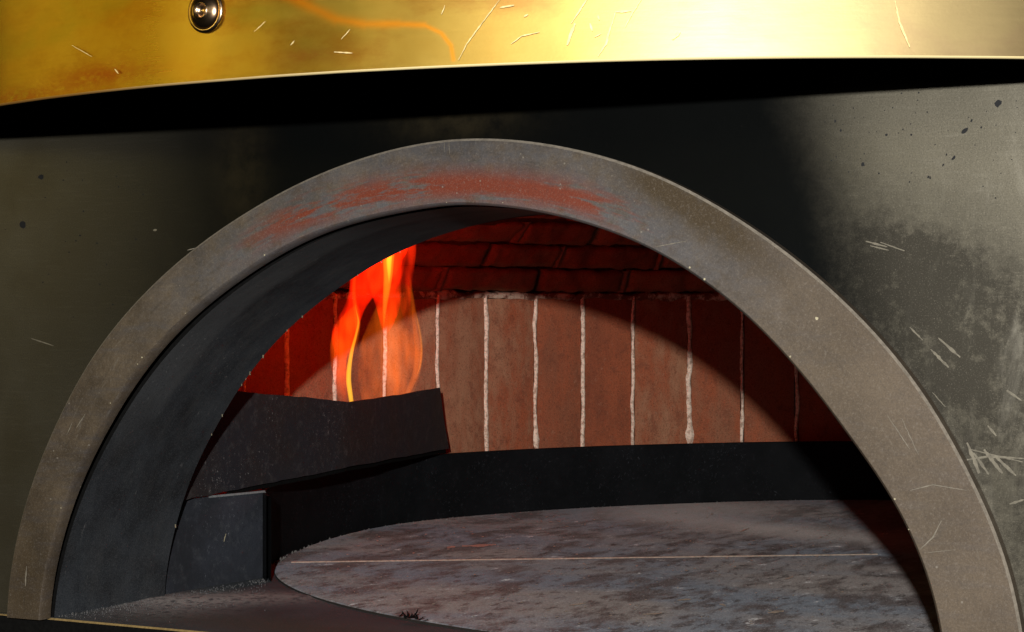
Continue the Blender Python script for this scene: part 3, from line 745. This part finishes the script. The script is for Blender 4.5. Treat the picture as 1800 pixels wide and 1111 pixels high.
# leaning bent flame guard plate
pd = [((300, 883), (300, 674), 1.450), ((315, 880.5), (315, 676), 1.455), ((460, 853), (414, 686.5), None), ((614, 821), (616, 707.5), 1.70), ((788, 788.5), (773, 682), 1.985)]
a_b, r_b, e_b = onD(315, 881, 1.457), onD(614, 821, 1.70), onD(789, 788.5, 1.985)
def planehit(px, py, A, B, lean=0.):
    n = (B-A).cross(UP).normalized(); d = ray(px, py); return CAM+d*((A-CAM).dot(n)/d.dot(n))
bot1 = [(300+ (614-300)*i/24, 883.5+(821-883.5)*i/24) for i in range(25)]; top1 = [(300+(616-300)*i/24, 675+(707.5-675)*i/24) for i in range(25)]
bot2 = [(614+(789-614)*i/14, 821+(788.5-821)*i/14) for i in range(1, 15)]; top2 = [(616+(773-616)*i/14, 707.5+(682-707.5)*i/14) for i in range(1, 15)]
cols = []
for (b, t, A, B) in [(b, t, a_b, r_b) for b, t in zip(bot1, top1)]+[(b, t, r_b, e_b) for b, t in zip(bot2, top2)]:
    p = planehit(*b, A, B); q = planehit(*t, A, B); col = []
    n = (B-A).cross(UP).normalized()
    for k in range(9):
        v = p.lerp(q, k/8); eg = 1 if k in (0, 8) else 0
        wob = .0010*noise.noise(v*22)+.0003*noise.noise(v*120)
        v = v+n*wob+(UP*(.0008*noise.noise(v*110)+.0008*noise.noise(v*30)) if eg else Z0)
        col.append(v)
    cols.append(col)
mb = MB(); nA = (e_b-a_b).cross(UP).normalized()
if nA.dot(CAM-a_b) > 0: nA = -nA
back = [[v+nA*.003 for v in c] for c in cols]
mb.grid(cols, 0, True); mb.grid(back, 0, True, flip=True)
mb.grid([[c[-1] for c in cols], [c[-1] for c in back]], 0, False, flip=True); mb.grid([[c[0] for c in cols], [c[0] for c in back]], 0, False)
mb.grid([cols[-1], back[-1]], 0, False, flip=False); mb.grid([cols[0], back[0]], 0, False, flip=True)
pl_o = mb.build('flame_guard', M_PLATE)
mbk = MB(); fr_ = [[c[0]+nA*.004+UP*.006 for c in cols[8:]], [c[0]+nA*.004-UP*.0045 for c in cols[8:]]]
mbk.grid(fr_, 0, False); 
mbk.build('glow_block_strip', M_BLACK, pl_o)  # added black strip under the plate: blocks red flame light, darkens the gap
tag(pl_o, 'bent scaly dark metal plate with notched top leaning in front of the flame', 'metal plate')

# crumbs of ash on the deck in front of the side guard
mb = MB()
for _ in range(700):
    px = random.uniform(100, 470); base = 1083-(px-100)*.175; py = base+random.gauss(0, 1)**2*9-2+random.uniform(0, 6)
    if py > 1100: continue
    q = onZ(px, py, 0); 
    if q.y < .004 or (q.xy-HC).length < .545: continue
    r = random.uniform(.00015, .0006); h = r*random.uniform(.6, 1.3)
    vs = [q+Vector((r*math.cos(t)*random.uniform(.6, 1.2), r*math.sin(t)*random.uniform(.6, 1.2), .0002)) for t in (0, 1.5, 3, 4.5)]+[q+UP*(h+.0007)]
    mb.add(vs, [(0, 1, 4), (1, 2, 4), (2, 3, 4), (3, 0, 4)], random.choice((0, 1, 1)))
ash = mb.build('ash', [M_ASH, flat('dark_ash', (.10, .10, .11), .95)])
tag(ash, 'scattered grey ash and crumbs on the deck beside the side guard', 'ash', kind='stuff')

# crumbly soot and cement round the stone's back rim
mb = MB()
for _ in range(900):
    a = random.uniform(95, 212); dr = random.uniform(-.003, .006); q = hpt(a, dr, .0016)
    if random.random() > .35+.65*max(0, noise.noise(Vector((a*.25, 0, 0)))*2): continue
    r = random.uniform(.0003, .0014); h = r*random.uniform(.4, 1.1)
    vs = [q+Vector((r*math.cos(t)*random.uniform(.6, 1.3), r*math.sin(t)*random.uniform(.6, 1.3), -.001)) for t in (0, 1.3, 2.5, 3.8, 5)]+[q+UP*h]
    mb.add(vs, [(0, 1, 5), (1, 2, 5), (2, 3, 5), (3, 4, 5), (4, 0, 5)], 0 if dr < .003 else 1)
rim = mb.build('rim_crumbs', [M_ASH, M_BLACK])
tag(rim, 'pale and charred crumbs along the back rim of the baking stone', 'crumbs', kind='stuff')

# charred brush bristles on the stone's front edge
mb = MB()
for (x0, y0_, x1, y1_) in ((702, 1083, 706, 1076), (712, 1086, 704, 1074), (716, 1085, 713, 1073), (720, 1086, 722, 1077), (724, 1086, 733, 1070), (728, 1086, 731, 1080), (732, 1088, 727, 1078), (736, 1089, 742, 1084), (745, 1091, 750, 1088), (716, 1087, 726, 1083)):
    p = onZ(x0, y0_, .0035); dist = (p-CAM).dot(FW); q = onD(x1, y1_, dist-.002); t = RT*.0011
    rows = []
    for k in range(6):
        u = k/5; c = p.lerp(q, u)+RT*(.0012*math.sin(u*2.5)); w_ = (1-u*.8)
        rows.append([c-t*w_, c-FW*.0008*w_, c+t*w_, c+FW*.0008*w_])
    mb.grid(rows, 0, True, close_v=True)
br = mb.build('charred_bristles', M_BLACK)
tag(br, 'tiny tuft of charred black bristles on the front edge of the baking stone', 'bristles')

# ------------------------------------------------------------------ flame
FD = 1.895
base = onD(616, 720, FD); fl = empty('flame', (base.x, base.y, .03))
tag(fl, 'orange and red gas flame rising behind the notched metal plate', 'flame')
def tongue(name, L_, mat, thick, dd=0., dtop=-.10):
    """L_: list of (px centre, py, half width px) bottom -> top; lofted closed body of elliptical sections with real depth"""
    mb = MB(); rows = []; n = len(L_); fine = []
    def cr(a, b, c, d, t): return .5*((2*b)+(-a+c)*t+(2*a-5*b+4*c-d)*t*t+(-a+3*b-3*c+d)*t**3)
    for i in range(n-1):
        for k in range(6):
            t = k/6; g = [L_[max(i-1, 0)], L_[i], L_[i+1], L_[min(i+2, n-1)]]
            fine.append([cr(g[0][j], g[1][j], g[2][j], g[3][j], t) for j in range(3)])
    fine.append(list(L_[-1]))
    for (cx, cy, hw) in fine:
        hw = max(hw, .3); d = FD+dd+dtop*max(0, (700-cy)/300)
        c = onD(cx, cy, d); w_ = hw*d/FPX
        rows.append([c+RT*(w_*math.cos(t))+FW*(w_*thick*math.sin(t)) for t in [2*math.pi*i/20 for i in range(20)]])
    mb.grid(rows, 0, True, close_v=True)
    mb.add(rows[0]+rows[-1], [tuple(range(20))[::-1], tuple(range(20, 40))], 0)
    return mb.build(name, mat, fl)
red1 = flame_mat('flame_red', (1., .012, .0008), 120, .7)
red2 = flame_mat('flame_red_soft', (1., .02, .002), 40, .8)
orange = flame_mat('flame_orange', (1., .08, .003), 60, .6)
faint = flame_mat('flame_faint', (1., .15, .006), 17, .8)
yellow = flame_mat('flame_yellow', (1., .48, .02), 170)
amber = flame_mat('flame_amber', (1., .26, .01), 95)
amber2 = flame_mat('flame_amber_soft', (1., .16, .008), 40)
tongue('flame_tongue', [(606, 640, 1), (601, 615, 14), (604, 590, 22), (612, 565, 22), (624, 540, 20), (640, 512, 27), (652, 490, 38), (660, 465, 46), (668, 430, 52), (676, 400, 54), (684, 360, 46), (690, 320, 10), (690, 310, 1)], red1, .35)
tongue('flame_tongue', [(676, 590, 1), (680, 570, 12), (682, 545, 20), (680, 520, 26), (676, 495, 30), (678, 465, 34), (682, 430, 34), (686, 390, 20), (688, 370, 1)], red1, .4, .003)
tongue('flame_tongue', [(612, 735, 1), (607, 715, 6), (602, 690, 11), (600, 660, 15), (600, 630, 20), (604, 600, 23), (612, 570, 22), (622, 545, 10), (626, 535, 1)], orange, .45, -.006)
tongue('flame_tongue', [(672, 745, 1), (676, 720, 34), (680, 690, 48), (684, 655, 56), (686, 615, 56), (688, 580, 46), (694, 545, 36), (700, 510, 24), (704, 490, 1)], faint, .35, .006)
tongue('flame_tongue', [(690, 740, 1), (684, 700, 16), (686, 660, 20), (688, 620, 18), (686, 580, 16), (682, 555, 8), (682, 545, 1)], faint, .5, -.004)
tongue('flame_tongue', [(716, 575, 1), (713, 545, 9), (710, 510, 14), (708, 475, 20), (708, 440, 24), (708, 400, 20), (708, 380, 1)], red2, .6, .004)
tongue('flame_tongue', [(622, 735, 1), (619, 715, 3.6), (616, 695, 4.4), (613, 670, 4.6), (614, 645, 4.2), (619, 615, 3.2), (626, 588, 2.4), (630, 566, 1.8), (626, 545, .8), (624, 530, .3)], yellow, 1.2, -.012)
tongue('flame_tongue', [(624, 625, .3), (628, 585, 4), (628, 560, 5), (624, 535, 4), (622, 510, 3.5), (624, 485, 3), (632, 455, 2.5), (640, 430, .3)], amber2, 1.2, -.012)
tongue('flame_tongue', [(674, 580, .3), (676, 545, 3.5), (679, 515, 6), (682, 485, 8), (683, 455, 10), (686, 425, 10), (692, 395, 6), (694, 380, .3)], amber, 1.1, -.014)
tongue('flame_tongue', [(684, 500, .3), (684, 480, 3), (684, 455, 5), (687, 425, 5), (690, 405, .5)], yellow, 1.1, -.02)
tongue('flame_tongue', [(714, 715, .3), (716, 695, 4), (725, 672, 6), (733, 648, 7), (736, 620, 7.5), (733, 590, 6.5), (729, 560, 5), (725, 525, 3), (722, 500, 2), (721, 485, .3)], amber2, .9, -.008)
tongue('flame_tongue', [(730, 665, .3), (738, 645, 1.6), (741, 620, 2), (740, 595, 2), (735, 568, 1.8), (730, 545, .3)], amber, 1.2, -.010)
# the flame's own light
f1 = lamp('flame_light', 'POINT', onD(760, 440, 1.74), .42, (1, .016, .003), shadow_soft_size=.03)
